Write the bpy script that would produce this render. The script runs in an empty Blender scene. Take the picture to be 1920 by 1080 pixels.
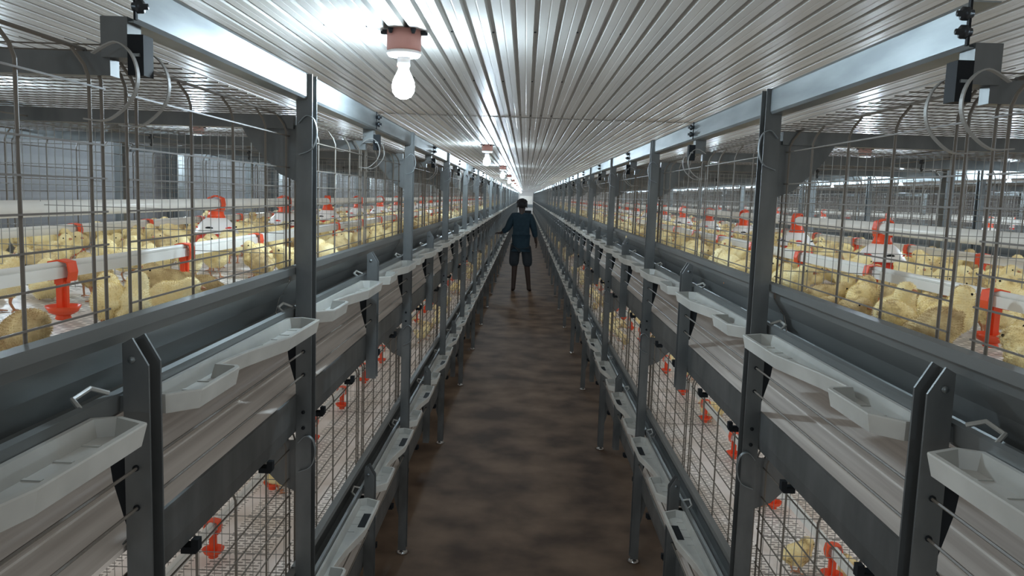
import bpy, bmesh, math, random
import numpy as np
from mathutils import Vector, Matrix, noise
random.seed(7)
SC = bpy.context.scene
COL = SC.collection
PI = math.pi

# ------------------------------------------------------------------ camera
F, VX, VY, ROLL, H = 1483.8, 985.3, 368.3, .0336, 1.72
_d = Vector(((VX-960)/F, (540-VY)/F, -1.0))
_z = Vector((math.sin(ROLL), math.cos(ROLL), 0)); _z.z = _z.x*_d.x+_z.y*_d.y
_d.normalize(); _z.normalize(); _x = _d.cross(_z)
RM = Matrix((_x, _d, _z))
cam = bpy.data.cameras.new('camera'); cam.sensor_width = 36; cam.lens = F/1920*36
cam.clip_start = .05; cam.clip_end = 200
co = bpy.data.objects.new('camera', cam); COL.objects.link(co)
co.matrix_world = Matrix.Translation((0, 0, H)) @ RM.to_4x4()
SC.camera = co
def project(X, Y, Z):
    c = RM.transposed() @ Vector((X, Y, Z-H))
    if c.z > -.05: return None
    return 960+F*c.x/-c.z, 540-F*c.y/-c.z

# ------------------------------------------------------------------ materials
def mat(name, col, rough=.5, metal=0, noise_amt=0, scale=8, stretch=(1, 1, 1), col2=None, bump=0, spec=.5, emit=None, detail=4, sss=0, alpha_trans=0):
    m = bpy.data.materials.new(name); m.use_nodes = True
    nt = m.node_tree; n = nt.nodes; l = nt.links
    b = n['Principled BSDF']
    b.inputs['Roughness'].default_value = rough; b.inputs['Metallic'].default_value = metal
    b.inputs['Specular IOR Level'].default_value = spec
    b.inputs['Base Color'].default_value = (*col, 1)
    if sss:
        b.inputs['Subsurface Weight'].default_value = sss; b.inputs['Subsurface Radius'].default_value = (.01, .007, .004)
    if alpha_trans: b.inputs['Transmission Weight'].default_value = alpha_trans
    if emit:
        b.inputs['Emission Color'].default_value = (*emit[0], 1); b.inputs['Emission Strength'].default_value = emit[1]
    if col2 or bump:
        tc = n.new('ShaderNodeTexCoord'); mp = n.new('ShaderNodeMapping'); mp.inputs['Scale'].default_value = stretch
        nz = n.new('ShaderNodeTexNoise'); nz.inputs['Scale'].default_value = scale; nz.inputs['Detail'].default_value = detail
        l.new(tc.outputs['Object'], mp.inputs[0]); l.new(mp.outputs[0], nz.inputs['Vector'])
        if col2:
            r = n.new('ShaderNodeValToRGB'); r.color_ramp.elements[0].color = (*col, 1); r.color_ramp.elements[1].color = (*col2, 1)
            r.color_ramp.elements[0].position = .35; r.color_ramp.elements[1].position = .68
            l.new(nz.outputs['Fac'], r.inputs[0]); l.new(r.outputs[0], b.inputs['Base Color'])
        if bump:
            bp = n.new('ShaderNodeBump'); bp.inputs['Strength'].default_value = bump; bp.inputs['Distance'].default_value = .01
            l.new(nz.outputs['Fac'], bp.inputs['Height']); l.new(bp.outputs[0], b.inputs['Normal'])
    return m
M = {}
M['galv'] = mat('galvanised_steel', (.125, .135, .135), .42, .7, col2=(.19, .20, .20), scale=14, stretch=(1, 1, .4))
M['galv_light'] = mat('bright_galvanised_steel', (.26, .29, .30), .42, .85, col2=(.36, .395, .405), scale=10, stretch=(1, .5, 3))
M['trough'] = mat('trough_steel', (.165, .178, .176), .42, .6, col2=(.215, .228, .225), scale=5, stretch=(2, .4, 2))
M['wire'] = mat('wire_steel', (.11, .098, .082), .5, 0)
M['wire_thin'] = mat('fine_mesh_wire', (.24, .24, .225), .45, .2)
M['tray'] = mat('tray_plastic', (.30, .305, .285), .35, 0, col2=(.39, .395, .37), scale=9, sss=.08)
M['pvc'] = mat('white_pvc', (.78, .78, .74), .3, col2=(.68, .68, .64), scale=6)
M['orange'] = mat('orange_red_plastic', (.80, .09, .03), .35, sss=.05)
M['red'] = mat('red_pan_plastic', (.72, .05, .03), .3)
M['hood'] = mat('white_hood_plastic', (.82, .80, .78), .35, sss=.1)
M['black'] = mat('black_plastic', (.012, .014, .016), .6, spec=.15)
M['bolt'] = mat('dark_bolt', (.05, .055, .06), .35, .7)
M['chrome'] = mat('chrome', (.7, .7, .7), .15, 1)
M['belt'] = mat('manure_belt_plastic', (.48, .44, .40), .5, col2=(.70, .66, .61), scale=3.0, stretch=(14, .35, 1), bump=.05, detail=7)
M['concrete'] = mat('brown_concrete_floor', (.032, .0205, .0135), .7, col2=(.102, .071, .048), scale=3.2, bump=.1, detail=9, spec=.3)
M['wall'] = mat('grey_wall_panel', (.095, .097, .10), .6, col2=(.15, .152, .155), scale=2, stretch=(1, .2, 8))
M['endwall'] = mat('pale_end_wall', (.55, .57, .58), .6)
M['box_rust'] = mat('brown_red_junction_box', (.36, .17, .14), .6)
M['bulb'] = mat('lit_bulb', (1, 1, 1), .3, emit=((.70, .87, 1.0), 480))
M['skin'] = mat('dark_skin', (.026, .018, .015), .6)
M['hair'] = mat('black_hair', (.006, .006, .007), .6, bump=.5, scale=150)
M['shirt'] = mat('navy_shirt', (.006, .016, .024), .85, col2=(.010, .023, .033), scale=20)
M['shorts'] = mat('dark_shorts', (.010, .014, .017), .85, col2=(.016, .02, .024), scale=22)
# ceiling sheet
M['ceiling'] = mat('ribbed_white_sheet', (.345, .34, .32), .34, 0, col2=(.42, .415, .39), scale=1.4, stretch=(9, .5, 1), detail=6, spec=.5)
# chick down, varied per individual
def chick_mat():
    m = bpy.data.materials.new('yellow_down'); m.use_nodes = True
    nt = m.node_tree; n = nt.nodes; l = nt.links; b = n['Principled BSDF']
    b.inputs['Roughness'].default_value = .95; b.inputs['Specular IOR Level'].default_value = .1
    b.inputs['Sheen Weight'].default_value = .4; b.inputs['Sheen Roughness'].default_value = .5
    oi = n.new('ShaderNodeObjectInfo'); ge = n.new('ShaderNodeNewGeometry')
    nz = n.new('ShaderNodeTexNoise'); nz.inputs['Scale'].default_value = 26; nz.inputs['Detail'].default_value = 6; nz.inputs['Roughness'].default_value = .7
    l.new(ge.outputs['Position'], nz.inputs['Vector'])
    r = n.new('ShaderNodeValToRGB'); cr = r.color_ramp
    cr.elements[0].position = .30; cr.elements[0].color = (.42, .29, .12, 1)
    cr.elements[1].position = .72; cr.elements[1].color = (.95, .87, .56, 1)
    e = cr.elements.new(.45); e.color = (.90, .75, .38, 1)
    ad = n.new('ShaderNodeMath'); ad.operation = 'MULTIPLY_ADD'; ad.inputs[1].default_value = .16; ad.inputs[2].default_value = -.05
    l.new(oi.outputs['Random'], ad.inputs[0])
    a2 = n.new('ShaderNodeMath'); l.new(nz.outputs['Fac'], a2.inputs[0]); l.new(ad.outputs[0], a2.inputs[1])
    l.new(a2.outputs[0], r.inputs[0]); l.new(r.outputs[0], b.inputs['Base Color'])
    return m
M['down'] = chick_mat()
M['down_brown'] = mat('brown_tinged_down', (.46, .33, .17), .95, col2=(.86, .72, .40), scale=30, spec=.1)
M['beak'] = mat('orange_beak_and_leg', (.52, .24, .13), .5)
# slatted white floor with rectangular slots in bands
def slat_mat():
    m = bpy.data.materials.new('slotted_white_floor'); m.use_nodes = True
    nt = m.node_tree; n = nt.nodes; l = nt.links; b = n['Principled BSDF']; b.inputs['Roughness'].default_value = .5
    tc = n.new('ShaderNodeTexCoord')
    br = n.new('ShaderNodeTexBrick'); mp = n.new('ShaderNodeMapping')
    br.inputs['Scale'].default_value = 1; br.inputs['Mortar Size'].default_value = .0042; br.inputs['Mortar Smooth'].default_value = .1
    br.inputs['Brick Width'].default_value = .034; br.inputs['Row Height'].default_value = .017
    br.inputs['Color1'].default_value = (.24, .225, .21, 1); br.inputs['Color2'].default_value = (.34, .32, .30, 1); br.inputs['Mortar'].default_value = (.80, .77, .73, 1)
    l.new(tc.outputs['Object'], br.inputs['Vector'])
    sp = n.new('ShaderNodeSeparateXYZ'); l.new(tc.outputs['Object'], sp.inputs[0])
    def band(out, period, frac):
        a = n.new('ShaderNodeMath'); a.operation = 'DIVIDE'; a.inputs[1].default_value = period; l.new(out, a.inputs[0])
        c = n.new('ShaderNodeMath'); c.operation = 'FRACT'; l.new(a.outputs[0], c.inputs[0])
        g = n.new('ShaderNodeMath'); g.operation = 'LESS_THAN'; g.inputs[1].default_value = frac; l.new(c.outputs[0], g.inputs[0]); return g
    g1 = band(sp.outputs['X'], .19, .22); g2 = band(sp.outputs['Y'], .425, .05)
    mx = n.new('ShaderNodeMath'); mx.operation = 'MAXIMUM'; l.new(g1.outputs[0], mx.inputs[0]); l.new(g2.outputs[0], mx.inputs[1])
    mix = n.new('ShaderNodeMix'); mix.data_type = 'RGBA'; l.new(mx.outputs[0], mix.inputs[0]); l.new(br.outputs['Color'], mix.inputs[6]); mix.inputs[7].default_value = (.72, .68, .65, 1)
    nz = n.new('ShaderNodeTexNoise'); nz.inputs['Scale'].default_value = 6; nz.inputs['Detail'].default_value = 6; l.new(tc.outputs['Object'], nz.inputs['Vector'])
    rr = n.new('ShaderNodeValToRGB'); rr.color_ramp.elements[0].color = (.75, .70, .64, 1); rr.color_ramp.elements[0].position = .3; rr.color_ramp.elements[1].color = (1, 1, 1, 1); rr.color_ramp.elements[1].position = .6
    l.new(nz.outputs['Fac'], rr.inputs[0])
    m2 = n.new('ShaderNodeMix'); m2.data_type = 'RGBA'; m2.blend_type = 'MULTIPLY'; m2.inputs[0].default_value = 1
    l.new(mix.outputs[2], m2.inputs[6]); l.new(rr.outputs[0], m2.inputs[7]); l.new(m2.outputs[2], b.inputs['Base Color'])
    return m
M['slat'] = slat_mat()

# ------------------------------------------------------------------ mesh builder (local: x = depth into the cage, y = along aisle, z = up)
def smooth2(pts, k=5):
    P = [Vector(p) for p in pts]; out = []
    for i in range(len(P)-1):
        a, b, c, d = P[max(i-1, 0)], P[i], P[i+1], P[min(i+2, len(P)-1)]
        for j in range(k):
            t = j/k; out.append(tuple(.5*((2*b)+(c-a)*t+(2*a-5*b+4*c-d)*t*t+(3*b-a-3*c+d)*t**3)))
    return out+[tuple(P[-1])]
class MB:
    def __init__(s): s.v = []; s.f = []; s.m = []; s.mats = []; s.sm = []
    def mi(s, m):
        if m not in s.mats: s.mats.append(m)
        return s.mats.index(m)
    def add(s, v, f, m, smooth=False):
        o = len(s.v); s.v += [tuple(p) for p in v]; k = s.mi(m)
        for q in f: s.f.append(tuple(o+i for i in q)); s.m.append(k); s.sm.append(smooth)
        return s
    def box(s, x0, x1, y0, y1, z0, z1, m):
        v = [(x, y, z) for x in (x0, x1) for y in (y0, y1) for z in (z0, z1)]
        return s.add(v, [(0, 1, 3, 2), (4, 6, 7, 5), (0, 4, 5, 1), (2, 3, 7, 6), (0, 2, 6, 4), (1, 5, 7, 3)], m)
    def tube(s, pts, r, m, n=6, cap=True):
        pts = [Vector(p) for p in pts]; v = []; f = []
        rs = r if isinstance(r, (list, tuple)) else [r]*len(pts)
        prev = None
        for i, p in enumerate(pts):
            t = (pts[min(i+1, len(pts)-1)]-pts[max(i-1, 0)]).normalized()
            if prev is None:
                a = t.cross(Vector((0, 0, 1)) if abs(t.z) < .9 else Vector((1, 0, 0))).normalized()
            else:
                a = (prev-t*prev.dot(t)).normalized()
            prev = a; b = t.cross(a)
            for k in range(n):
                an = 2*PI*(k+.5)/n; v.append(p+(a*math.cos(an)+b*math.sin(an))*rs[i])
        for i in range(len(pts)-1):
            for k in range(n): f.append((i*n+k, i*n+(k+1) % n, (i+1)*n+(k+1) % n, (i+1)*n+k))
        if cap: f += [tuple(range(n))[::-1], tuple(range((len(pts)-1)*n, len(pts)*n))]
        return s.add(v, f, m, n > 6)
    def lathe(s, prof, c, m, n=20, axis='z'):
        v = []; f = []
        for (r, z) in prof:
            for k in range(n):
                a = 2*PI*k/n; q = (r*math.cos(a), r*math.sin(a), z)
                if axis == 'x': q = (q[2], q[0], q[1])
                if axis == 'y': q = (q[0], q[2], q[1])
                v.append((c[0]+q[0], c[1]+q[1], c[2]+q[2]))
        for i in range(len(prof)-1):
            for k in range(n): f.append((i*n+k, i*n+(k+1) % n, (i+1)*n+(k+1) % n, (i+1)*n+k))
        f += [tuple(range(n))[::-1], tuple(range((len(prof)-1)*n, len(prof)*n))]
        return s.add(v, f, m, True)
    def strip(s, prof, y0, y1, th, m):
        """sheet-metal section: open profile in x-z with thickness th, extruded along y"""
        P = [Vector((a, b)) for a, b in prof]; N = []
        for i in range(len(P)):
            t = (P[min(i+1, len(P)-1)]-P[max(i-1, 0)]).normalized(); N.append(Vector((-t.y, t.x)))
        loop = P+[P[i]+N[i]*th for i in range(len(P)-1, -1, -1)]; n = len(loop)
        v = [(q.x, y0, q.y) for q in loop]+[(q.x, y1, q.y) for q in loop]
        f = [(i, (i+1) % n, n+(i+1) % n, n+i) for i in range(n)]
        k = len(P)
        for i in range(k-1):
            j = n-1-i
            f += [(i, j, j-1, i+1), (n+i, n+i+1, n+j-1, n+j)]
        return s.add(v, f, m)
    def ell(s, c, r, m, n=14, k=9, rot=None):
        v = []; f = []
        for i in range(k+1):
            t = PI*i/k
            for j in range(n):
                a = 2*PI*j/n; p = Vector((r[0]*math.sin(t)*math.cos(a), r[1]*math.sin(t)*math.sin(a), r[2]*math.cos(t)))
                if rot is not None: p = rot @ p
                v.append(p+Vector(c))
        for i in range(k):
            for j in range(n): f.append((i*n+j, (i+1)*n+j, (i+1)*n+(j+1) % n, i*n+(j+1) % n))
        return s.add(v, f, m, True)
    def mesh(s, name, mirror=False):
        me = bpy.data.meshes.new(name)
        v = [(-x, y, z) for x, y, z in s.v] if mirror else s.v
        f = [q[::-1] for q in s.f] if mirror else s.f
        me.from_pydata(v, [], f)
        for mm in s.mats: me.materials.append(mm)
        me.polygons.foreach_set('material_index', s.m); me.polygons.foreach_set('use_smooth', s.sm)
        me.update()
        bm = bmesh.new(); bm.from_mesh(me); bmesh.ops.remove_doubles(bm, verts=bm.verts, dist=1e-6); bmesh.ops.recalc_face_normals(bm, faces=bm.faces); bm.to_mesh(me); bm.free()
        return me
def ob(name, me, loc=(0, 0, 0), parent=None, label=None, cat=None, group=None, kind=None, rotz=0):
    o = bpy.data.objects.new(name, me); COL.objects.link(o); o.location = loc; o.rotation_euler.z = rotz
    if parent: o.parent = parent
    if label: o['label'] = label
    if cat: o['category'] = cat
    if group: o['group'] = group
    if kind: o['kind'] = kind
    elif cat: o['kind'] = 'thing'
    return o
def root(name, loc, label, cat, group=None, rotz=0): return ob(name, None, loc, None, label, cat, group, None, rotz)
_T = {}
def tmpl(key, side, fn):
    """mesh template, mirrored for the left side"""
    k = (key, side)
    if k not in _T:
        b = MB(); fn(b); _T[k] = b.mesh(key, mirror=(side == 'L'))
    return _T[k]
ONES = 'first second third fourth fifth sixth seventh eighth ninth tenth eleventh twelfth thirteenth fourteenth fifteenth sixteenth seventeenth eighteenth nineteenth'.split()
TENS = {20: 'twent', 30: 'thirt', 40: 'fort', 50: 'fift', 60: 'sixt', 70: 'sevent', 80: 'eight', 90: 'ninet'}
def nth(n):
    if n == 1: return 'first'
    if n < 20: return ONES[n-1]
    t, o = n//10*10, n % 10
    return TENS[t]+('ieth' if o == 0 else 'y-'+ONES[o-1])

# ------------------------------------------------------------------ layout numbers
S = 1.70; Y0 = 1.91; YB0 = 1.07; NS = 34; NF = 10; PITCH = .78
YEND = 60.0; CEIL = 2.15
ROWS = {  # row: (x of aisle-facing post face, side)
    'L1': (-.513, 'L'), 'R1': (.558, 'R')}
SIDEW = {'L1': 'left', 'R1': 'right'}
DEPTH = 1.36

# ------------------------------------------------------------------ templates
def t_post(b):
    g = M['galv']; t = .0035
    # channel section open to the aisle
    b.box(0, .038, -.004, 0, .02, 1.99, g); b.box(0, .038, .036, .040, .02, 1.99, g); b.box(.038-t, .038, 0, .036, .02, 1.99, g)
def t_post_gusset(b):   # triangular plate at the foot
    for z0 in (.0,):
        b.add([(.038, .01, .42), (.038, .01, .18), (.10, .01, .42), (.038, .014, .42), (.038, .014, .18), (.10, .014, .42)], [(0, 1, 2), (3, 5, 4), (0, 2, 5, 3), (1, 4, 5, 2), (0, 3, 4, 1)], M['galv'])
def t_foot(b):
    b.lathe([(.028, 0), (.03, .004), (.02, .012), (.009, .014), (.009, .03)], (.019, .018, 0), M['chrome'], 16)
def t_hole(b): b.lathe([(.0045, 0), (.0045, .003)], (.019, -.007, 0), M['black'], 8, 'y')
def t_hook(b):  # flat spring strip curling out round the door rail
    pts = [(.03, 1.875), (.012, 1.893), (-.006, 1.886), (-.014, 1.862), (-.012, 1.835), (.0, 1.812), (.028, 1.80)]
    P = [Vector(p) for p in pts]
    b.strip(smooth2(pts), -.005, .005, .0018, M['galv_light'])
def t_bracket(b):
    g = M['galv']; z0 = 1.055
    P = [(0, z0), (.036, z0), (.036, 1.500), (.022, 1.508), (0, 1.470)]
    n = len(P)
    for y0, y1 in ((-.004, 0), (.032, .036)):
        v = [(x, y0, z) for x, z in P]+[(x, y1, z) for x, z in P]
        b.add(v, [tuple(range(n)), tuple(range(n, 2*n))[::-1]]+[(i, n+i, n+(i+1) % n, (i+1) % n) for i in range(n)], g)
    b.box(.0325, .036, 0, .032, z0, 1.500, g); b.box(.036, .047, .004, .028, 1.402, 1.424, g)
def t_bracket_bolts(b):
    for z in (1.323, 1.265): b.lathe([(.0045, 0), (.0045, .003)], (.02, -.007, z), M['black'], 8, 'y')
    b.lathe([(.005, 0), (.005, .004)], (.022, -.008, 1.478), M['galv_light'], 8, 'y')
def t_wedge(b):   # black tray support behind post and bracket
    v = []
    P = [(.036, 1.385), (.060, 1.385), (.066, 1.36), (.058, 1.30), (.040, 1.235), (.036, 1.235)]
    n = len(P)
    v = [(x, .004, z) for x, z in P]+[(x, .034, z) for x, z in P]
    b.add(v, [tuple(range(n)), tuple(range(n, 2*n))[::-1]]+[(i, n+i, n+(i+1) % n, (i+1) % n) for i in range(n)], M['black'])
TROUGH = [(.052, 1.512), (.041, 1.514), (.040, 1.529), (.056, 1.531), (.060, 1.492), (.085, 1.452), (.094, 1.415), (.086, 1.398), (.058, 1.393), (.047, 1.402), (.0455, 1.428), (.052, 1.430)]
def t_trough(L):
    return lambda b: b.strip(TROUGH, .004, L-.004, .0018, M['trough'])
def poly_offset(P, d):
    n = len(P); out = []
    for i in range(n):
        a, p, c = Vector(P[i-1]), Vector(P[i]), Vector(P[(i+1) % n])
        e1 = (p-a).normalized(); e2 = (c-p).normalized(); n1 = Vector((-e1.y, e1.x)); n2 = Vector((-e2.y, e2.x))
        k = n1+n2; k /= max(.35, k.dot(k)/2) ; out.append(tuple(p+k*d))
    return out
def t_tray(b):
    # outline (x, y): straight inner edge against the trough, lobed outer edge
    O = [(.0435, .045), (.0435, .775), (.012, .790), (-.036, .765), (-.036, .535), (-.004, .37), (.004, .30), (.006, .262), (-.026, .256), (-.034, .243), (-.034, .085), (.004, .045)]
    area = sum(O[i][0]*O[(i+1) % len(O)][1]-O[(i+1) % len(O)][0]*O[i][1] for i in range(len(O)))
    s = 1 if area > 0 else -1
    lv = [(0, 1.384, .006), (0, 1.412, 0), (0, 1.4145, .0005), (0, 1.4145, .0075), (0, 1.410, .0085), (0, 1.391, .013)]
    rings = [[(x, y, z) for x, y in poly_offset(O, s*d)] for _, z, d in lv]
    n = len(O); v = [p for r in rings for p in r]
    f = [(i*n+k, i*n+(k+1) % n, (i+1)*n+(k+1) % n, (i+1)*n+k) for i in range(len(rings)-1) for k in range(n)]
    f += [tuple(range(n)), tuple(range((len(rings)-1)*n, len(rings)*n))[::-1]]
    b.add(v, f, M['tray'])
    for y in (.10, .16, .22, .55, .61, .67, .73): b.box(.008, .030, y, y+.006, 1.390, 1.3925, M['tray'])   # low ribs in the tray floor
def t_slot(b): b.box(-.020, .006, .59, .70, 1.3895, 1.3928, M['black'])
def t_clip(b):   # white plastic tongue joining trays
    b.tube([(.05, -.035, 1.428), (.066, -.025, 1.438), (.068, .02, 1.442), (.05, .035, 1.432)], .0035, M['tray'], 6)
HW = [1.845, 1.77, 1.725, 1.68, 1.635, 1.59, 1.545]
def t_door(L, vs):
    def fn(b):
        w = M['wire']; u = .064
        for y in vs: b.tube([(u, y, 1.505), (u, y, 1.855), (u+.006, y, 1.872), (u+.022, y, 1.894)], .0026, w, 5)
        b.tube([(u+.022, 0, 1.896), (u+.022, L, 1.896)], .0028, w, 5)
        for z in HW: b.tube([(u-.003, 0, z), (u-.003, L, z)], .0018, w, 4)
    return fn
t_door80 = t_door(.80, [.003, .033, .225, .42, .615, .767, .797])
t_doorlong = t_door(1.66, [.003, .2, .4, .6, .80, .84, 1.04, 1.24, 1.44, 1.657])
def t_topbeam(b): # light box-section rail, splice at both ends
    b.strip([(.050, 1.933), (.014, 1.933), (.012, 1.937), (.012, 1.986), (.014, 1.990), (.050, 1.990)], .002, S-.002, .002, M['galv_light'])
def t_splice(b): b.box(.008, .011, -.003, .003, 1.934, 1.992, M['black'])
def t_splicebolt(z):
    return lambda b: b.lathe([(.004, -.014), (.004, -.008), (.009, -.0075), (.009, 0), (.0055, .0005), (.0055, .006)], (.004, -.006, z), M['bolt'], 8, 'x')
def t_hangbox(b): b.box(.020, .056, -.002, .036, 1.885, 1.938, M['galv'])
def t_hangclamp(b):
    b.box(-.002, .0195, -.004, .024, 1.862, 1.915, M['black']); b.box(.002, .012, -.008, -.004, 1.886, 1.890, M['galv_light'])
def t_hooks2(b):
    for y in (0,):
        pts = [(.05, 1.885), (.02, 1.90), (-.002, 1.885), (-.010, 1.855), (.0, 1.825), (.03, 1.80), (.062, 1.80)]
        b.strip(smooth2(pts), y-.004, y+.004, .0018, M['wire_thin'])
def t_crossbeam(b): b.strip([(.04, 1.862), (.04, 1.8625)], 0, 1, .001, M['galv']) if 0 else b.box(.048, DEPTH-.05, .006, .03, 1.862, 1.893, M['galv'])
def t_gusset(b):
    P = [(.038, 1.872), (.175, 1.862), (.150, 1.822), (.085, 1.755), (.038, 1.735)]
    n = len(P); v = [(x, .016, z) for x, z in P]+[(x, .019, z) for x, z in P]
    b.add(v, [tuple(range(n)), tuple(range(n, 2*n))[::-1]]+[(i, n+i, n+(i+1) % n, (i+1) % n) for i in range(n)], M['galv'])
def t_partition(b):
    w = M['wire_thin']; x0, x1 = .078, DEPTH-.078; z0, z1 = 1.458, 1.852
    n = 60
    for i in range(n+1):
        x = x0+(x1-x0)*i/n; b.tube([(x, 0, z0), (x, 0, z1)], .0009, w, 4)
    for z in (1.46, 1.51, 1.56, 1.61, 1.66, 1.71, 1.76, 1.81, 1.85): b.tube([(x0, .002, z), (x1, .002, z)], .0012, w, 4)
def t_roof(b):
    w = M['wire']; x0, x1 = .045, DEPTH-.045
    for i in range(34): b.tube([(x0, .025+i*.05, 1.905), (x1, .025+i*.05, 1.905)], .0014, w, 4)
    for i in range(43): b.tube([(x0+(x1-x0)*i/42, 0, 1.908), (x0+(x1-x0)*i/42, S, 1.908)], .0006, w, 4)
def t_beltbeam(b):
    b.strip([(.046, 1.207), (.041, 1.214), (.036, 1.213), (.036, 1.150), (.040, 1.118), (.060, 1.106)], .002, S-.002, .002, M['galv'])
def t_beltclip(b):
    b.box(.028, .040, 0, .016, 1.096, 1.116, M['black']); b.box(.034, .060, .004, .03, 1.088, 1.1, M['black'])
def t_flap(b):  # curved plate hung under the belt rail
    b.strip([(.058, 1.104), (.075, 1.085), (.10, 1.078)], .06, S-.06, .0018, M['galv'])

# ------------------------------------------------------------------ room shell
ZL, ZR = -3.20, 7.95
def slab(name, x0, x1, y0, y1, z0, z1, m, label):
    b = MB(); b.box(x0, x1, y0, y1, z0, z1, m); return ob(name, b.mesh(name), kind='structure', label=label)
slab('floor', ZL, ZR, -4, YEND, -.1, 0, M['concrete'], 'dusty brown concrete aisle floor')
slab('wall_left', ZL-.1, ZL, -4, YEND, 0, CEIL+.1, M['wall'], 'grey panelled side wall behind the left cages')
slab('wall_right', ZR, ZR+.1, -4, YEND, 0, CEIL+.1, M['wall'], 'grey panelled side wall far beyond the right cages')
slab('wall_far', ZL, ZR, YEND, YEND+.1, 0, CEIL+.1, M['endwall'], 'pale wall at the far end of the aisle')
slab('wall_back', ZL, ZR, -4.1, -4, 0, CEIL+.1, M['endwall'], 'wall behind the camera')
def ribbed(y0, y1, dz, idx):
    b = MB(); p = .0565; x = ZL; prof = []
    while x < ZR:
        prof += [(x, 0), (x+.020, .0), (x+.021, .0006), (x+.023, .0006), (x+.024, 0), (x+.0415, 0), (x+.0445, .014), (x+.0530, .014)]
        x += p
    prof = [(min(a, ZR), z) for a, z in prof]
    n = len(prof)
    v = [(a, y0, CEIL+dz+z) for a, z in prof]+[(a, y1, CEIL+dz+z) for a, z in prof]
    b.add(v, [(i, i+1, n+i+1, n+i) for i in range(n-1)], M['ceiling'])
    return ob('ceiling', b.mesh('ceiling'), kind='structure', label='ribbed white metal ceiling sheet running along the aisle')
seams = [-4, 4.42, 10.5, 16.6, 22.7, 28.8, 34.9, 41, 47.1, 53.2, YEND]
for i in range(len(seams)-1): ribbed(seams[i], seams[i+1]+(.03 if i < len(seams)-2 else 0), -.0025 if i % 2 else 0, i)
slab('ceiling_backing', ZL, ZR, -4, YEND, CEIL+.03, CEIL+.1, M['wall'], 'roof deck above the ceiling sheets')
bs = MB()
for y in (1.28, 2.2, 3.12, 4.44, 5.3, 6.2, 7.1, 8.0, 9.2, 10.5):
    for i in range(int((ZR-ZL)/.113)):
        x = ZL+.0495+.113*i-.0035
        if -1.3 < x < 2.2: bs.lathe([(.0035, -.003), (.0045, 0)], (x, y+.02*math.sin(i*7.3), CEIL+.0105), M['bolt'], 6)
ob('ceiling_screws', bs.mesh('ceiling_screws'), kind='structure', label='rows of dark screws in the ceiling grooves')

# ------------------------------------------------------------------ bulbs
def lampset(x, y, label, group):
    r = root('ceiling_bulb_lamp', (x, y, CEIL), label, 'lamp', group)
    side = 'R'
    def box(b):
        b.lathe([(.046, 0), (.046, -.050), (.044, -.054)], (0, 0, 0), M['box_rust'], 22)
    def ears(b):
        for a in (0, PI): b.box(.044*math.cos(a)-.014, .044*math.cos(a)+.014, -.009, .009, -.006, .0, M['black'])
        b.box(-.062, .062, -.007, .007, -.010, -.004, M['black']); b.lathe([(.008, 0), (.004, -.012)], (-.03, -.04, -.002), M['black'], 8); b.lathe([(.008, 0), (.004, -.012)], (.03, -.04, -.002), M['black'], 8)
    def cap(b): b.lathe([(.045, -.0545), (.047, -.060), (.040, -.068), (.020, -.070)], (0, 0, 0), M['hood'], 22)
    def hold(b): b.lathe([(.0175, -.070), (.0175, -.092), (.0165, -.094)], (0, 0, 0), M['hood'], 16)
    def bulb(b): b.lathe([(.0135, -.094), (.015, -.104), (.022, -.118), (.0285, -.132), (.031, -.147), (.0285, -.162), (.021, -.173), (.009, -.179), (.001, -.180)], (0, 0, 0), M['bulb'], 16)
    for nm, fn in (('junction_box', box), ('mounting_bar', ears), ('base_plate', cap), ('lamp_holder', hold), ('bulb', bulb)):
        ob(nm, tmpl('lamp_'+nm, side, fn), parent=r)
k = 0
for i in range(-1, 13):
    y = 2.18+4.66*i
    if y < 0: lampset(-.34, y, 'bare bulb ceiling lamp over the aisle behind the camera', 'bare bulbs over the aisle')
    else:
        k += 1; lampset(-.34, y, f'lit bare bulb in brown round box on the aisle ceiling, {nth(k)} from the camera', 'bare bulbs over the aisle')
for X, w, n in ((-2.42, 'behind the left cages', 9), (2.45, 'in the second aisle behind the right cages', 12), (4.9, 'in the third aisle far to the right', 6)):
    for i in range(n):  # spacing halved: every other bulb in these rows is added to brighten the cages
        lampset(X, 1.2+2.33*i, f'ceiling bulb, row doubled for light, {w}, {nth(i+1)} from the camera', 'bare bulbs over the other aisles')

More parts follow.
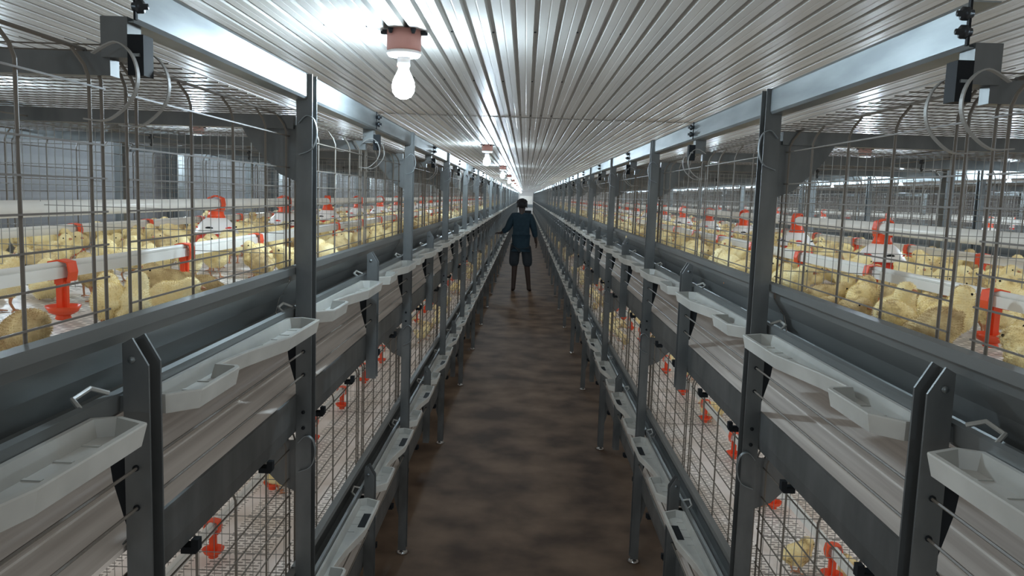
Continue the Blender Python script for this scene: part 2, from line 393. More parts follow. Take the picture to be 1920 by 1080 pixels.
# ------------------------------------------------------------------ cage rows along the aisle
TIER = (('upper', 0.0), ('lower', -PITCH))
def long_strip(name, x0, side, prof_fn, label, cat, group, h=0):
    b = MB(); prof_fn(b); return ob(name, b.mesh(name, mirror=(side == 'L')), (x0, 0, h), None, label, cat, group)
for row, (x0, sd) in ROWS.items():
    W = SIDEW[row]; G = W+' side'
    for k in range(NS):
        yp = Y0+S*k; yb = YB0+S*k; n = nth(k+1); full = k < NF
        # posts
        r = root('cage_post', (x0, yp, 0), f'tall galvanised cage post on the {W} side of the aisle, {n} from camera', 'post', f'posts lining the {G}')
        ob('post_channel', tmpl('post', sd, t_post), parent=r)
        if full:
            ob('foot', tmpl('foot', sd, t_foot), parent=r); ob('gusset_plate', tmpl('pgus', sd, t_post_gusset), parent=r)
            
            if k < 4:
                for z in (1.323, 1.265, .543, .485, 1.17, 1.13): ob('bolt_hole', tmpl('hole', sd, t_hole), (0, 0, z), r)
            for _, h in TIER: ob('rail_hook', tmpl('hook', sd, t_hook), (0, -.012, h), r)
            for _, h in TIER: ob('tray_support', tmpl('wedge', sd, t_wedge), (0, 0, h), r)
        for tn, h in TIER:
            if full or tn == 'upper':
                r = root('support_bracket', (x0, yb, h), f'short grey bracket with slanted top, {n} along the {W} {tn} feed trough', 'bracket', f'brackets under the {W} {tn} trough')
                ob('bracket_channel', tmpl('bracket', sd, t_bracket), parent=r)
                if full: ob('bolt', tmpl('bbolts', sd, t_bracket_bolts), parent=r)
                ob('tray_support', tmpl('wedge', sd, t_wedge), parent=r)
            ys = yp-S if k else yp-S
            ob('feed_trough', tmpl('trough', sd, t_trough(S)), (x0, ys+.02, h), None, f'dark galvanised feed trough of the {W} {tn} tier, {n} length from camera', 'trough', f'{W} {tn} trough lengths')
            if full:
                # trays: bracket -> post, and post -> bracket
                for a, (yy, dd) in enumerate(((yb-S/2+.0, 'before'), (yb+.01, 'after'))):
                    if k == 0 and a == 0: yy = yb-.85
                    r = root('feeder_tray', (x0, yy, h), f'grey-white lobed plastic feeder tray just {dd} the {n} bracket, {W} {tn} tier', 'feeder tray', f'{W} {tn} feeder trays')
                    ob('tray_shell', tmpl('tray', sd, t_tray), parent=r); ob('tray_clip', tmpl('clip', sd, t_clip), (0, .80, 0), r)
                    if tn == 'lower': ob('slot', tmpl('slot', sd, t_slot), parent=r)
                for a, (yy, dd) in enumerate(((yb-.785, 'before'), (yb+.075, 'after'))):
                    ob('mesh_door', tmpl('door80', sd, t_door80), (x0, yy, h), None, f'welded wire door of the {W} {tn} cage, just {dd} the {n} bracket', 'cage door', f'{W} {tn} wire doors')
            else:
                ob('feeder_tray', tmpl('tray2', sd, lambda b: (t_tray(b))), (x0, yb+.01, h), None, f'pale feeder tray far down the {W} {tn} tier, beyond the {n} bracket', 'feeder tray', f'{W} {tn} feeder trays')
                ob('mesh_door', tmpl('doorlong', sd, t_doorlong), (x0, ys+.04, h), None, f'wire door far down the {W} {tn} cage, before the {n} post', 'cage door', f'{W} {tn} wire doors')
            r = root('belt_rail', (x0, yb, h), f'grey steel rail edging the {W} {tn} manure belt, starting at the {n} bracket', 'rail', f'{W} {tn} belt rails')
            ob('rail', tmpl('beltbeam', sd, t_beltbeam), parent=r)
            if full:
                ob('flap', tmpl('flap', sd, t_flap), parent=r)
                for yy in (.22, .62, 1.08, 1.46): ob('clip', tmpl('beltclip', sd, t_beltclip), (0, yy, 0), r)
            if full:
                ob('wire_partition', tmpl('partition', sd, t_partition), (x0, yp+.03, h), None, f'fine wire partition across the {W} {tn} cage at the {n} post', 'partition', f'{W} {tn} cross partitions')
        # roof
        r = root('top_rail', (x0, yb, 0), f'pale galvanised top rail of the {W} cages, starting at the {n} hanger', 'rail', f'{W} top rails')
        ob('rail', tmpl('topbeam', sd, t_topbeam), parent=r)
        if full:
            ob('splice_plate', tmpl('splice', sd, t_splice), parent=r)
            for z in (1.973, 1.950): ob('bolt', tmpl('sbolt%d' % (z*1000), sd, t_splicebolt(z)), parent=r)
            r = root('rail_hanger', (x0, yb, 0), f'grey hanger box with black clamp under the {W} top rail, {n} from camera', 'hanger', f'{W} hanger boxes')
            ob('hanger_box', tmpl('hbox', sd, t_hangbox), parent=r); ob('clamp', tmpl('hclamp', sd, t_hangclamp), parent=r); ob('door_hook', tmpl('hooks2', sd, t_hooks2), (0, -.035, 0), r); ob('door_hook', tmpl('hooks2', sd, t_hooks2), (0, .055, 0), r)
            ob('cross_beam', tmpl('xbeam', sd, t_crossbeam), (x0, yb, 0), None, f'grey beam across the {W} cage roof at the {n} hanger box', 'beam', f'{W} roof cross beams')
            r = root('cross_beam', (x0, yp, 0), f'grey beam with corner gusset across the {W} cage at the {n} post', 'beam', f'{W} gusseted cross beams')
            ob('beam', tmpl('xbeam', sd, t_crossbeam), parent=r); ob('gusset', tmpl('gusset', sd, t_gusset), parent=r)
            for tn, h in TIER:
                if tn == 'lower': ob('gusset', tmpl('gusset', sd, t_gusset), (0, 0, h), r)
            ob('roof_mesh', tmpl('roof', sd, t_roof), (x0, yb, 0), None, f'wire roof mesh over the {W} upper cage, starting at the {n} hanger box', 'roof mesh', f'{W} roof mesh panels')
    # long members
    ye = Y0+S*NS
    for tn, h in TIER:
        for j, z in enumerate((1.323, 1.265)):
            long_strip('guard_wire', x0, sd, lambda b: b.tube([(.019, .2, z), (.019, ye, z)], .0024, M['wire'], 5),
                       f'long {"topmost" if j == 0 else "second"} bare wire threaded through the posts above the {W} {tn} belt', 'wire', f'{W} {tn} guard wires', h)
        def belt(b):
            b.box(.042, DEPTH-.042, .2, ye, 1.196, 1.204, M['belt'])
            for i in range(6): b.tube([(.16+i*.2, .2, 1.206), (.16+i*.2, ye, 1.206)], .003, M['belt'], 4)
        long_strip('manure_belt', x0, sd, belt, f'long streaked grey-beige manure belt below the {W} {tn} cages', 'belt', 'manure belts', h)
        long_strip('slatted_floor', x0, sd, lambda b: b.box(.10, DEPTH-.10, .2, ye, 1.444, 1.456, M['slat']), f'white slotted plastic floor of the {W} {tn} cages', 'cage floor', 'slotted cage floors', h)

# ------------------------------------------------------------------ far sides of the near rows, and the rows beyond the next aisles
def back_row(xf, sd, k0, k1, words, trays=False, posts_w='post'):
    for k in range(k0, k1):
        yp = Y0+S*k; n = nth(k-k0+1)
        ob('cage_post', tmpl('post', sd, t_post), (xf, yp, 0), None, f'grey cage post {words}, {n} from camera', 'post', f'posts {words}')
        for tn, h in TIER:
            ob('feed_trough', tmpl('trough', sd, t_trough(S)), (xf, yp-S+.02, h), None, f'grey {tn} feed trough {words}, {n} length from camera', 'trough', f'{tn} troughs {words}')
            ob('mesh_door', tmpl('doorlong', sd, t_doorlong), (xf, yp-S+.04, h), None, f'{tn} wire door {words}, {n} from camera', 'cage door', f'{tn} wire doors {words}')
    b = MB(); b.strip([(.050, 1.933), (.012, 1.933), (.012, 1.990), (.050, 1.990)], Y0+S*(k0-1), Y0+S*k1, .002, M['galv_light'])
    ob('top_rail', b.mesh('top_rail', mirror=(sd == 'L')), (xf, 0, 0), None, f'long grey top rail {words}', 'rail', f'top rails beyond the near cages')
XB = {'L1': -.513-DEPTH, 'R1': .558+DEPTH}
back_row(XB['L1'], 'R', 0, 14, 'on the far side of the left cages')
back_row(XB['R1'], 'L', 0, 14, 'on the far side of the right cages')
XR2 = XB['R1']+1.07; back_row(XR2, 'R', 2, 15, 'fronting the second cage row on the right'); back_row(XR2+DEPTH, 'L', 2, 13, 'behind the second cage row on the right')
XR3 = XR2+DEPTH+1.07; back_row(XR3, 'R', 3, 15, 'fronting the third cage row on the right')
for X, w in ((XR2, 'second'), (XR3, 'third')):
    for tn, h in TIER:
        for nm, z0, z1, m, cat, d in (('slatted_floor', 1.444, 1.456, M['slat'], 'cage floor', 'white slotted floor'), ('manure_belt', 1.196, 1.206, M['belt'], 'belt', 'grey-beige manure belt')):
            b = MB(); b.box(.10 if z0 > 1.4 else .042, DEPTH-(.10 if z0 > 1.4 else .042), 2, 32, z0, z1, m)
            ob(nm, b.mesh(nm), (X, 0, h), None, f'{d} of the {tn} tier in the {w} cage row on the right', cat, f'{d}s of the far rows')
# partitions and roof beams in the second row
for k in range(2, 11):
    n = nth(k-1)
    ob('wire_partition', tmpl('partition', 'R', t_partition), (XR2, Y0+S*k+.03, 0), None, f'fine wire partition across the second right cage row, {n} from camera', 'partition', 'cross partitions of the second row')
    ob('cross_beam', tmpl('xbeam', 'R', t_crossbeam), (XR2, Y0+S*k, 0), None, f'grey roof beam across the second right cage row, {n} from camera', 'beam', 'roof beams of the second row')
    ob('roof_mesh', tmpl('roof', 'R', t_roof), (XR2, YB0+S*k, 0), None, f'wire roof mesh of the second right cage row, {n} from camera', 'roof mesh', 'roof mesh of the second row')
# pale pillars by the left wall
for i in range(9):
    b = MB(); b.box(-.05, .05, -.06, .06, 0, CEIL, M['galv']); b.box(-.05, .07, -.075, -.06, 0, CEIL, M['galv'])
    ob('wall_pillar', tmpl('pillar', 'R', lambda q: (q.box(0, .10, -.05, .05, 0, CEIL-.001, M['galv']), q.box(.1, .11, -.07, .07, 0, CEIL-.001, M['galv']))), (ZL+.002, 4.2+i*2.9, 0), None, f'grey steel pillar against the left side wall, {nth(i+1)} from camera', 'pillar', 'pillars on the left wall')

# ------------------------------------------------------------------ water lines
def t_drinker(b):
    o = M['orange']
    b.box(-.010, .010, -.004, .004, -.070, -.012, o); b.box(-.004, .004, -.010, .010, -.070, -.012, o)
def t_cup(b):
    b.lathe([(.006, -.066), (.010, -.076), (.014, -.086), (.012, -.088), (.006, -.088)], (0, 0, 0), M['orange'], 12)
    b.lathe([(.010, -.074), (.022, -.070), (.029, -.062), (.0305, -.062), (.024, -.074), (.012, -.080)], (0, 0, 0), M['orange'], 16)
def t_clamp(b):
    b.strip([(-.016, -.016), (-.019, .0), (-.016, .017), (0, .020), (.016, .017), (.019, 0), (.016, -.016)], -.014, .014, .003, M['orange'])
    b.box(-.008, .008, -.012, .012, -.022, -.010, M['orange'])
def t_drinker_all(b): t_drinker(b); t_cup(b); t_clamp(b)
def water_line(xc, h, y0, nseg, words, big=False):
    L = 5.2
    for s in range(nseg):
        r = root('drinker_line', (xc, y0+s*L, h), f'white pipe with orange drinkers in {words}, {nth(s+1)} length', 'drinker line', f'drinker lines in the {words}')
        def pipe(b):
            b.box(-.010, .010, 0, L-.01, -.010, .010, M['pvc']); b.lathe([(.006, 0), (.006, L-.01)], (0, 0, .014), M['pvc'], 8, 'y')
        ob('pipe', tmpl('wpipe', 'R', pipe), parent=r)
        for i in range(10):
            y = .26+.52*i
            if s < 2:
                d = ob('drinker_stem', tmpl('drk', 'R', t_drinker), (0, y, 0), r)
                ob('drinker_cup', tmpl('drc', 'R', t_cup), parent=d); ob('pipe_clamp', tmpl('drl', 'R', t_clamp), parent=d)
            else: ob('drinker', tmpl('drall', 'R', t_drinker_all), (0, y, 0), r)
for row, (x0, sd) in ROWS.items():
    s = -1 if sd == 'L' else 1; W = SIDEW[row]
    ph = 1.42 if sd == 'L' else 1.48
    water_line(x0+s*.325, 1.556, ph-.26-1.04, 5, f'{W} upper cages near the doors')
    water_line(x0+s*1.02, 1.556, ph-.26-.3, 5, f'{W} upper cages at the back')
    water_line(x0+s*.325, .776, 2.10-.26-1.56, 4, f'{W} lower cages near the doors')

# ------------------------------------------------------------------ feed pipes and pans
def pan_parts():
    def pan(b): b.lathe([(.062, -.190), (.084, -.186), (.096, -.172), (.100, -.158), (.096, -.157), (.082, -.170), (.05, -.176)], (0, 0, 0), M['red'], 20)
    def inner(b): b.lathe([(.080, -.172), (.078, -.150), (.072, -.125), (.068, -.108)], (0, 0, 0), M['red'], 18)
    def hood(b):
        n = 24; prof = [(.084, -.112), (.082, -.106), (.062, -.076), (.046, -.060), (.034, -.052)]
        b.lathe(prof, (0, 0, 0), M['hood'], n)
        for j in range(6):
            a = 2*PI*(j+.5)/6; c = Vector((.071*math.cos(a), .071*math.sin(a), -.090)); rot = Matrix.Rotation(a, 3, 'Z') @ Matrix.Rotation(.80, 3, 'Y')
            b.ell(c, (.003, .016, .007), M['red'] if j % 2 else M['black'], 10, 5, rot @ Matrix.Rotation(0, 3, 'X'))
    def neck(b):
        b.lathe([(.036, -.056), (.030, -.040), (.026, -.022), (.022, -.016)], (0, 0, 0), M['orange'], 16)
        b.strip([(-.022, -.028), (-.028, 0), (-.024, .022), (0, .031), (.024, .022), (.028, 0), (.022, -.028)], -.018, .018, .004, M['orange'])
    return (('pan', pan), ('inner_ring', inner), ('hood', hood), ('neck_clamp', neck))
def pan_all(b):
    for _, f in pan_parts(): f(b)
for row, (x0, sd) in ROWS.items():
    s = -1 if sd == 'L' else 1; W = SIDEW[row]; xc = x0+s*.69
    b = MB(); b.lathe([(.021, .2), (.021, 40)], (0, 0, 0), M['pvc'], 12, 'y')
    ob('feed_pipe', b.mesh('feed_pipe'), (xc, 0, 1.650), None, f'long pale feed pipe through the middle of the {W} upper cages', 'pipe', 'feed pipes')
    for i in range(22):
        y = (3.08 if sd == 'L' else 2.78)+.875*i
        lab = f'white-hooded red pan feeder on the {W} feed pipe, {nth(i+1)} from camera'
        if i < 8:
            r = root('pan_feeder', (xc, y, 1.650), lab, 'feeder', f'pan feeders in the {W} upper cages', i*.9)
            for nm, f in pan_parts(): ob(nm, tmpl('pan_'+nm, 'R', f), parent=r)
        else: ob('pan_feeder', tmpl('pan_all', 'R', pan_all), (xc, y, 1.650), None, lab, 'feeder', f'pan feeders in the {W} upper cages')
for X, w, k0 in ((XR2+.69, 'second', 4.6), (XR3+.69, 'third', 8.2)):
    b = MB(); b.lathe([(.021, 2), (.021, 32)], (0, 0, 0), M['pvc'], 10, 'y')
    ob('feed_pipe', b.mesh('feed_pipe'), (X, 0, 1.650), None, f'pale feed pipe in the {w} cage row on the right', 'pipe', 'feed pipes')
    for i in range(12):
        ob('pan_feeder', tmpl('pan_all', 'R', pan_all), (X, k0+.875*i*2, 1.650), None, f'white and red pan feeder in the {w} right cage row, {nth(i+1)} from camera', 'feeder', f'pan feeders in the {w} right row')

# ------------------------------------------------------------------ suspension cables with small hooks
for sd, x0, W in (('L', -.513, 'left'), ('R', .558, 'right')):
    s = -1 if sd == 'L' else 1
    r = root('hoist_cable', (x0+s*.69, .3, 1.872), f'thin cable with small black hooks under the {W} cage roof', 'cable', 'hoist cables')
    ob('cable', tmpl('hcable', 'R', lambda b: b.tube([(0, 0, 0), (0, 16, 0)], .0016, M['wire'], 5)), parent=r)
    for i in range(14):
        ob('hook', tmpl('hhook', 'R', lambda b: (b.lathe([(.002, -.006), (.009, -.004), (.009, .006), (.003, .010)], (0, 0, 0), M['bolt'], 8), b.tube([(0, 0, -.002), (0, .004, -.020), (0, 0, -.028), (0, -.006, -.022)], .0028, M['bolt'], 5))), (0, 1.35+.9*i, -.004), r)

# ------------------------------------------------------------------ chicks
def bake(obj):
    dg = bpy.context.evaluated_depsgraph_get(); dg.update()
    me = bpy.data.meshes.new_from_object(obj.evaluated_get(dg)); return me
def chick_mesh(name, pose, down, voxel=.0042, lod=False):
    b = MB(); R = Matrix.Rotation
    dz = {'stand': .034, 'peck': .036, 'walk': .035, 'sit': .012, 'alert': .036}[pose]
    tilt = {'stand': -.15, 'peck': .45, 'walk': .05, 'sit': -.05, 'alert': -.45}[pose]
    T = R(tilt, 3, 'Y'); c = Vector((0, 0, dz+.024))
    def e(p, r, rt=None): b.ell(c+T@Vector(p), r, down, 16, 10, T if rt is None else T@rt)
    e((0, 0, 0), (.037, .029, .029)); e((-.012, 0, .002), (.031, .028, .027)); e((.016, 0, -.004), (.024, .024, .025))
    e((-.040, 0, .006), (.014, .010, .008)); e((-.004, .022, .002), (.024, .006, .014)); e((-.004, -.022, .002), (.024, .006, .014))
    hp = {'stand': (.032, .0, .027), 'peck': (.050, .004, -.024), 'walk': (.037, 0, .022), 'sit': (.026, 0, .019), 'alert': (.022, 0, .041)}[pose]
    hw = c+Vector(hp)
    nb = c+T@Vector((.022, 0, .008))
    for t in (.25, .55, .8):
        q = nb.lerp(hw, t); b.ell(q, (.021-.003*t,)*3, down, 12, 8)
    b.ell(hw, (.0180, .0168, .0166), down, 14, 10)
    for sy in (-.011, .011): e((-.002, sy, -.020), (.011, .009, .012))
    me = b.mesh('tmp'); o = bpy.data.objects.new('tmp', me); COL.objects.link(o)
    m = o.modifiers.new('r', 'REMESH'); m.mode = 'VOXEL'; m.voxel_size = voxel
    sm = o.modifiers.new('s', 'SMOOTH'); sm.factor = .5; sm.iterations = 2
    body = bake(o); bpy.data.objects.remove(o)
    out = MB()
    vs = []
    for v in body.vertices:
        p = v.co; k = noise.noise(p*120)*.0012+noise.noise(p*400)*.0005
        vs.append(p+v.normal*(k+.0006))
    out.add(vs, [tuple(q.vertices) for q in body.polygons], down, True)
    if not lod:
        rf = random.Random(5); polys = list(body.polygons); area = sum(q.area for q in polys); cum = []; a_ = 0
        for q in polys:
            a_ += q.area; nn = int(a_/area*4200)-len(cum)
            for _ in range(nn):
                cum.append(1); vv = [vs[i] for i in q.vertices]; ws = [rf.random() for _ in vv]; sw = sum(ws)
                p = sum((v*w_ for v, w_ in zip(vv, ws)), Vector())/sw
                dr = (q.normal+Vector((rf.uniform(-.5, .5)-.55, rf.uniform(-.5, .5), rf.uniform(-.5, .5)-.3))).normalized()
                sd_ = dr.cross(Vector((rf.random()-.5, rf.random()-.5, rf.random()-.5))).normalized()*.00045
                out.add([p-sd_, p+sd_, p+dr*rf.uniform(.002, .0042)], [(0, 1, 2)], down)
    # face: beak and eyes
    hd = {'stand': Vector((1, 0, -.12)), 'peck': Vector((.55, 0, -.83)), 'walk': Vector((1, 0, -.2)), 'sit': Vector((1, 0, -.15)), 'alert': Vector((1, 0, .05))}[pose].normalized()
    out.tube([hw+hd*.015, hw+hd*.0205, hw+hd*.0265], [.0045, .0034, .0006], M['beak'], 6 if lod else 8)
    up = Vector((0, 1, 0)).cross(hd) * -1
    for sy in (-1, 1): out.ell(hw+hd*.0068+Vector((0, sy*.0154, 0))+up*.003, (.0022,)*3, M['black'], 8, 5)
    if pose != 'sit':
        for sy, fx in ((-1, .006 if pose != 'walk' else .020), (1, .000 if pose != 'walk' else -.016)):
            hip = c+T@Vector((-.004, sy*.012, -.024)); hock = Vector((-.008+fx*.4, sy*.013, dz*.55)); ft = Vector((fx, sy*.013, .004))
            out.tube([hip, hock, ft], [.0042, .0025, .0022], M['beak'], 6)
            for a in (-.5, 0, .5, PI): out.tube([ft, ft+Vector((math.cos(a)*.016*(1 if a != PI else .5), math.sin(a)*.016, -.0028))], [.0021, .0012], M['beak'], 5)
    else:
        for sy in (-1, 1): out.tube([(.012, sy*.012, .003), (.034, sy*.014, .0015)], [.0024, .0014], M['beak'], 5)
    bpy.data.meshes.remove(body)
    return out
POSES = ['stand', 'peck', 'walk', 'sit', 'alert']
CH = {}
for p in POSES:
    for t, m in (('y', 'down'), ('b', 'down_brown')):
        CH[p, t] = chick_mesh('chick', p, M[m]).mesh('chick_'+p)
LOW = {p: chick_mesh('chick', p, M['down'], .0085, True) for p in POSES}
cands = []   # (x, y, z, yaw, scale, pose, tint, row, tier, bay)
rc = random.Random(31)
def scatter(row, tier, k, n, u0=.12, u1=DEPTH-.12, bias=1.0, dmin=.07):
    x0, sd = ROWS[row]; s = -1 if sd == 'L' else 1; got = []; tries = 0
    ya, yb_ = Y0+S*(k-1)+.10, Y0+S*k-.06
    while len(got) < n and tries < n*30:
        tries += 1
        u = u0+(u1-u0)*rc.random()**bias; y = rc.uniform(max(.5, ya), yb_)
        if abs(u-.69) < .14 and tier == 'upper':
            py = ((y-(3.08 if sd == 'L' else 2.78)+.4375) % .875)-.4375
            if y > 2.5 and math.hypot(u-.69, py) < .145: continue
        if abs(u-.325) < .05 or abs(u-1.02) < .05:
            if rc.random() < .75: continue
        if abs(u-.325) < .035: continue
        if k <= 1 and tier == 'upper' and abs(u-.325) < .085 and abs(((y-(1.42 if sd == 'L' else 1.48)+.26) % .52)-.26) < .06: continue
        if any((u-a)**2+(y-b)**2 < dmin**2 for a, b in got): continue
        got.append((u, y))
        pose = rc.choices(POSES, (40, 14, 20, 14, 12))[0]
        cands.append((x0+s*u, y, 1.4565 if tier == 'upper' else 1.4565-PITCH, rc.uniform(0, 2*PI), rc.uniform(.92, 1.14), pose, 'b' if rc.random() < .26 else 'y', row, tier, k))
def manual(row, tier, lst):
    x0, sd = ROWS[row]; s = -1 if sd == 'L' else 1
    for (u, y, yaw, pose, tint) in lst:
        cands.append((x0+s*u, y, 1.4565 if tier == 'upper' else 1.4565-PITCH, yaw, rc.uniform(1, 1.12), pose, tint, row, tier, int((y-Y0)//S)+1))
for k in range(0, 16):
    scatter('L1', 'upper', k, 62 if k == 0 else 74, bias=1.05)
    scatter('R1', 'upper', k, 95, bias=1.35, u0=.105)
manual('L1', 'lower', [(.30, 2.62, .4, 'stand', 'y'), (.36, 2.70, 2.6, 'walk', 'y'), (.62, 2.9, 1, 'sit', 'y'), (.55, 4.3, 0, 'stand', 'b')])
manual('R1', 'lower', [(.30, 2.68, 2.9, 'walk', 'y'), (.25, 2.16, .4, 'stand', 'y'), (.39, 2.12, 2.0, 'sit', 'y'), (.36, 3.72, 3.4, 'stand', 'y'), (.42, 3.80, 1, 'sit', 'y'), (.45, 4.6, 1, 'stand', 'y'), (.42, 5.0, 1, 'alert', 'y')])
manual('L1', 'upper', [(.40, 1.16, .6, 'stand', 'y'), (.19, 1.33, 2.2, 'stand', 'y'), (.18, 1.56, .3, 'sit', 'y'), (.20, 1.72, 3.6, 'sit', 'b')])
manual('R1', 'upper', [(.40, 1.24, 2.6, 'stand', 'y'), (.42, 1.40, .9, 'stand', 'y'), (.155, 1.085, 2.0, 'stand', 'y')])
for k in range(3, 14):
    scatter('L1', 'lower', k, 30, bias=1.2); scatter('R1', 'lower', k, 42 if k == 3 else 36, bias=1.2)
def tierless(c, q):   # bare floor in front of the two nearest drinkers
    if q is None or c[8] != 'upper': return False
    u = abs(c[0]-ROWS[c[7]][0])
    return u < .345 and c[1] < 1.75 and ((c[7] == 'L1' and 60 < q[0] < 150) or (c[7] == 'R1' and 1795 < q[0] < 1875))
vis = []; rest = []
for c in cands:
    q = project(c[0], c[1], c[2]+.04)
    if tierless(c, q): continue
    if q is None or not (-25 < q[0] < 1945 and -25 < q[1] < 1110): continue
    vis.append((math.hypot(c[0], c[1]), q[0], c))
vis.sort(key=lambda a: a[0])
near = vis[:300]; rest = vis[300:]
bays = {}
for d, px, c in near: bays.setdefault((c[7], c[8], c[9]), []).append((px, c))
PW = {'stand': 'standing', 'peck': 'pecking', 'walk': 'stepping', 'sit': 'sitting', 'alert': 'upright'}
for (row, tier, k), lst in bays.items():
    lst.sort(key=lambda a: a[0])
    for i, (px, c) in enumerate(lst):
        x, y, z, yaw, sc, pose, tint, *_ = c
        lab = f'{"brownish" if tint == "b" else "yellow"} {PW[pose]} chick, {nth(i+1)} from left in {nth(k+1)} bay, {SIDEW[row]} {tier} cage'
        o = ob('chick', CH[pose, tint], (x, y, z), None, lab, 'chick', f'chicks in the {SIDEW[row]} {tier} cages', rotz=yaw); o.scale = (sc, sc, sc)
fl = MB()
for d, px, c in rest:
    x, y, z, yaw, sc, pose, tint, *_ = c; src = LOW[pose]; R3 = Matrix.Rotation(yaw, 3, 'Z')
    mats = [M['down_brown'] if (mm is M['down'] and tint == 'b') else mm for mm in src.mats]
    idx = [fl.mi(mm) for mm in mats]; o = len(fl.v)
    fl.v += [tuple((R3@(Vector(v)*sc))+Vector((x, y, z))) for v in src.v]
    fl.f += [tuple(o+i for i in q) for q in src.f]; fl.m += [idx[a] for a in src.m]; fl.sm += src.sm
me = bpy.data.meshes.new('chick_flock'); me.from_pydata(fl.v, [], fl.f)
for mm in fl.mats: me.materials.append(mm)
me.polygons.foreach_set('material_index', fl.m); me.polygons.foreach_set('use_smooth', fl.sm); me.update()
ob('chick_flock', me, (0, 0, 0), None, 'distant crowd of yellow chicks further down the cages', 'chicks', None, 'stuff')

# ------------------------------------------------------------------ person walking away
def skinned(name, pts, edges, rad, m, parent, sub=2, rootv=0):
    me = bpy.data.meshes.new(name); me.from_pydata(pts, edges, []); o = bpy.data.objects.new(name, me); COL.objects.link(o)
    md = o.modifiers.new('skin', 'SKIN'); md.use_smooth_shade = True
    lay = me.skin_vertices[0].data if me.skin_vertices else None
    if lay is None:
        bm = bmesh.new(); bm.from_mesh(me); bm.verts.layers.skin.verify(); bm.to_mesh(me); bm.free(); lay = me.skin_vertices[0].data
    for i, r in enumerate(rad): lay[i].radius = r if isinstance(r, tuple) else (r, r); lay[i].use_root = (i == rootv)
    s = o.modifiers.new('sub', 'SUBSURF'); s.levels = sub; s.render_levels = sub
    nm = bake(o); bpy.data.objects.remove(o); nm.materials.clear(); nm.materials.append(m)
    for p in nm.polygons: p.use_smooth = True
    return ob(name, nm, parent=parent)
PX, PY = -.055, 14.35
per = root('person', (PX, PY, 0), 'person seen from behind in navy shirt and dark shorts, hand on left cage', 'person')
# skeleton
J = dict(pel=(0, 0, .88), wai=(0, 0, 1.02), che=(0, .01, 1.24), nck=(0, .0, 1.40), neck2=(0, .005, 1.46), hd=(0, .02, 1.54), top=(0, .02, 1.60),
         shl=(-.155, 0, 1.355), ell=(-.25, -.02, 1.13), wrl=(-.365, .03, 1.045), hal=(-.40, .035, 1.05),
         shr=(.155, 0, 1.355), elr=(.235, -.01, 1.12), wrr=(.275, .04, .90), har=(.285, .045, .86),
         hpl=(-.085, 0, .84), knl=(-.098, .01, .47), anl=(-.110, -.01, .09), hel=(-.112, -.035, .035), tol=(-.135, .10, .022),
         hpr=(.085, 0, .84), knr=(.125, .04, .47), anr=(.170, .02, .09), her=(.172, -.01, .035), tor=(.205, .12, .022))
names = list(J); ix = {n: i for i, n in enumerate(names)}
E_ = [('pel', 'wai'), ('wai', 'che'), ('che', 'nck'), ('nck', 'neck2'), ('neck2', 'hd'), ('hd', 'top'), ('che', 'shl'), ('shl', 'ell'), ('ell', 'wrl'), ('wrl', 'hal'), ('che', 'shr'), ('shr', 'elr'), ('elr', 'wrr'), ('wrr', 'har'),
      ('pel', 'hpl'), ('hpl', 'knl'), ('knl', 'anl'), ('anl', 'hel'), ('hel', 'tol'), ('pel', 'hpr'), ('hpr', 'knr'), ('knr', 'anr'), ('anr', 'her'), ('her', 'tor')]
RD = dict(pel=(.12, .10), wai=(.115, .09), che=(.135, .10), nck=.055, neck2=.052, hd=.085, top=.07, shl=.052, ell=.038, wrl=.025, hal=(.032, .016), shr=.052, elr=.038, wrr=.025, har=(.016, .032),
          hpl=.080, knl=.058, anl=.040, hel=.044, tol=(.035, .018), hpr=.080, knr=.058, anr=.040, her=.044, tor=(.035, .018))
P_ = [J[n] for n in names]; EE = [(ix[a], ix[b]) for a, b in E_]; RR = [RD[n] for n in names]
def fingers(c, d, spread, curl):
    c = Vector(c); d = Vector(d).normalized(); sp = Vector(spread).normalized(); cu = Vector(curl).normalized()
    for j, (off, ln) in enumerate(((-.024, .062), (-.008, .070), (.008, .066), (.023, .052))):
        a = len(P_); p0 = c+sp*off; P_.extend([tuple(p0+d*.012), tuple(p0+d*(.012+ln*.5)+cu*.006), tuple(p0+d*(.012+ln*.85)+cu*.022)]); RR.extend([.009, .0085, .0065])
        yield a
    a = len(P_); P_.extend([tuple(c-sp*.030-d*.02), tuple(c-sp*.050+d*.008+cu*.012), tuple(c-sp*.052+d*.03+cu*.02)]); RR.extend([.011, .010, .008]); yield a
for hnd, d, spd, cu in (('hal', (-1, 0, .05), (0, 1, 0), (0, 0, -1)), ('har', (.15, .1, -1), (0, 1, 0), (-1, 0, 0))):
    for a in fingers(J[hnd], d, spd, cu): EE.extend([(ix[hnd], a), (a, a+1), (a+1, a+2)])
body = skinned('body', P_, EE, RR, M['skin'], per)
def sub(nms, edges, rad, name, m, root_i=0, extra=None):
    pts = [J[n] if isinstance(n, str) else n for n in nms]
    return skinned(name, pts, edges, rad, m, per, 2, root_i)
sub(['pel', 'wai', 'che', (0, 0, 1.38), 'shl', (-.215, -.012, 1.21), 'ell', (-.34, .018, 1.065), 'shr', (.205, -.006, 1.21), 'elr', (.262, .02, .98), (0, 0, .78)],
    [(0, 1), (1, 2), (2, 3), (2, 4), (4, 5), (5, 6), (6, 7), (2, 8), (8, 9), (9, 10), (10, 11), (0, 12)],
    [(.170, .130), (.155, .122), (.165, .126), (.088, .078), .080, .072, .062, .047, .080, .072, .062, .047, (.182, .138)], 'shirt', M['shirt'])
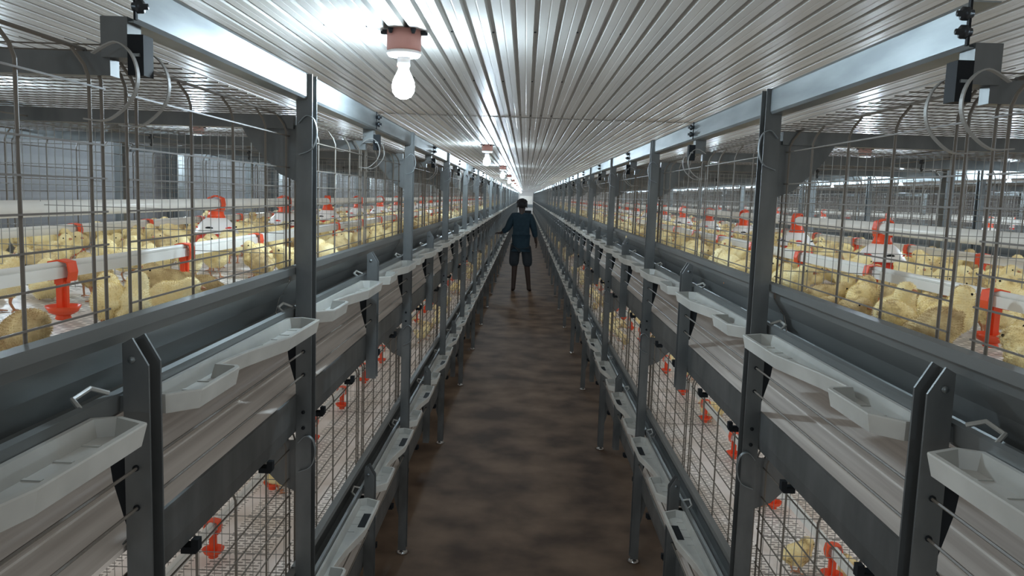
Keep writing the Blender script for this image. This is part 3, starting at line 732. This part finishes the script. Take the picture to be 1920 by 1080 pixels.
sub(['pel', (-.100, 0, .78), (-.112, .006, .60), (-.116, .01, .43), (.100, 0, .78), (.125, .024, .60), (.144, .036, .43)], [(0, 1), (1, 2), (2, 3), (0, 4), (4, 5), (5, 6)],
    [(.145, .120), .108, .100, .098, .108, .100, .098], 'shorts', M['shorts'])
hb = MB(); hb.ell((0, .0, 1.585), (.098, .110, .088), M['hair'], 20, 14)
for i in range(60):
    a = random.uniform(0, 2*PI); t = random.uniform(0, 1.5); hb.ell((.088*math.sin(t)*math.cos(a), .098*math.sin(t)*math.sin(a), 1.59+.078*math.cos(t)), (.022, .022, .018), M['hair'], 8, 6)
ob('hair', hb.mesh('hair'), parent=per)
eb = MB()
for sx in (-.088, .088): eb.ell((sx, .02, 1.535), (.010, .018, .028), M['skin'], 10, 8)
ob('ear', eb.mesh('ear'), parent=per)
fb = MB()
fb.ell((0, .112, 1.53), (.012, .02, .018), M['skin'], 10, 8)
ob('nose', fb.mesh('nose'), parent=per)
mb_ = MB(); mb_.ell((0, .100, 1.492), (.024, .008, .006), M['beak'], 10, 6); ob('mouth', mb_.mesh('mouth'), parent=per)
ey = MB()
for sx in (-.032, .032): ey.ell((sx, .098, 1.555), (.012, .008, .007), M['hood'], 10, 6)
ob('eye', ey.mesh('eye'), parent=per)
# machine at the end of the aisle
r = root('feed_trolley', (.03, 50, 0), 'pale boxy machine closing off the far end of the aisle', 'machine')
b = MB(); b.box(-.42, .42, 0, .6, .35, 1.0, M['endwall']); ob('lower_housing', b.mesh('lower_housing'), parent=r)
b = MB(); b.box(-.45, .45, -.02, .62, 1.03, 1.22, M['galv_light']); b.box(-.40, .40, 0, .6, 1.25, 1.75, M['pvc']); ob('hopper', b.mesh('hopper'), parent=r)
b = MB(); b.box(-.36, .36, -.03, 0, .55, .85, M['black']); ob('opening', b.mesh('opening'), parent=r)
for sx in (-.36, .36):
    b = MB(); b.box(sx-.03, sx+.03, .02, .08, 0, .36, M['galv']); b.box(sx-.03, sx+.03, .5, .56, 0, .36, M['galv']); ob('leg', b.mesh('leg'), parent=r)

# ------------------------------------------------------------------ world, view, render behaviour
w = bpy.data.worlds.new('world'); SC.world = w; w.use_nodes = True
w.node_tree.nodes['Background'].inputs[0].default_value = (.56, .53, .49, 1); w.node_tree.nodes['Background'].inputs[1].default_value = 1
AO = .34
SC.view_settings.view_transform = 'Standard'; SC.view_settings.look = 'None'; SC.view_settings.gamma = 1; SC.view_settings.use_curve_mapping = False
SC.view_settings.exposure = 0.18
SC.cycles.max_bounces = 7; SC.cycles.diffuse_bounces = 4; SC.cycles.glossy_bounces = 3; SC.cycles.transmission_bounces = 3
SC.cycles.sample_clamp_indirect = 4; SC.cycles.sample_clamp_direct = 0; SC.cycles.use_denoising = True
SC.cycles.use_light_tree = True
SC.cycles.use_fast_gi = True; SC.cycles.fast_gi_method = 'ADD'; w.light_settings.ao_factor = AO; w.light_settings.distance = .6
SC.cycles.caustics_reflective = False; SC.cycles.caustics_refractive = False
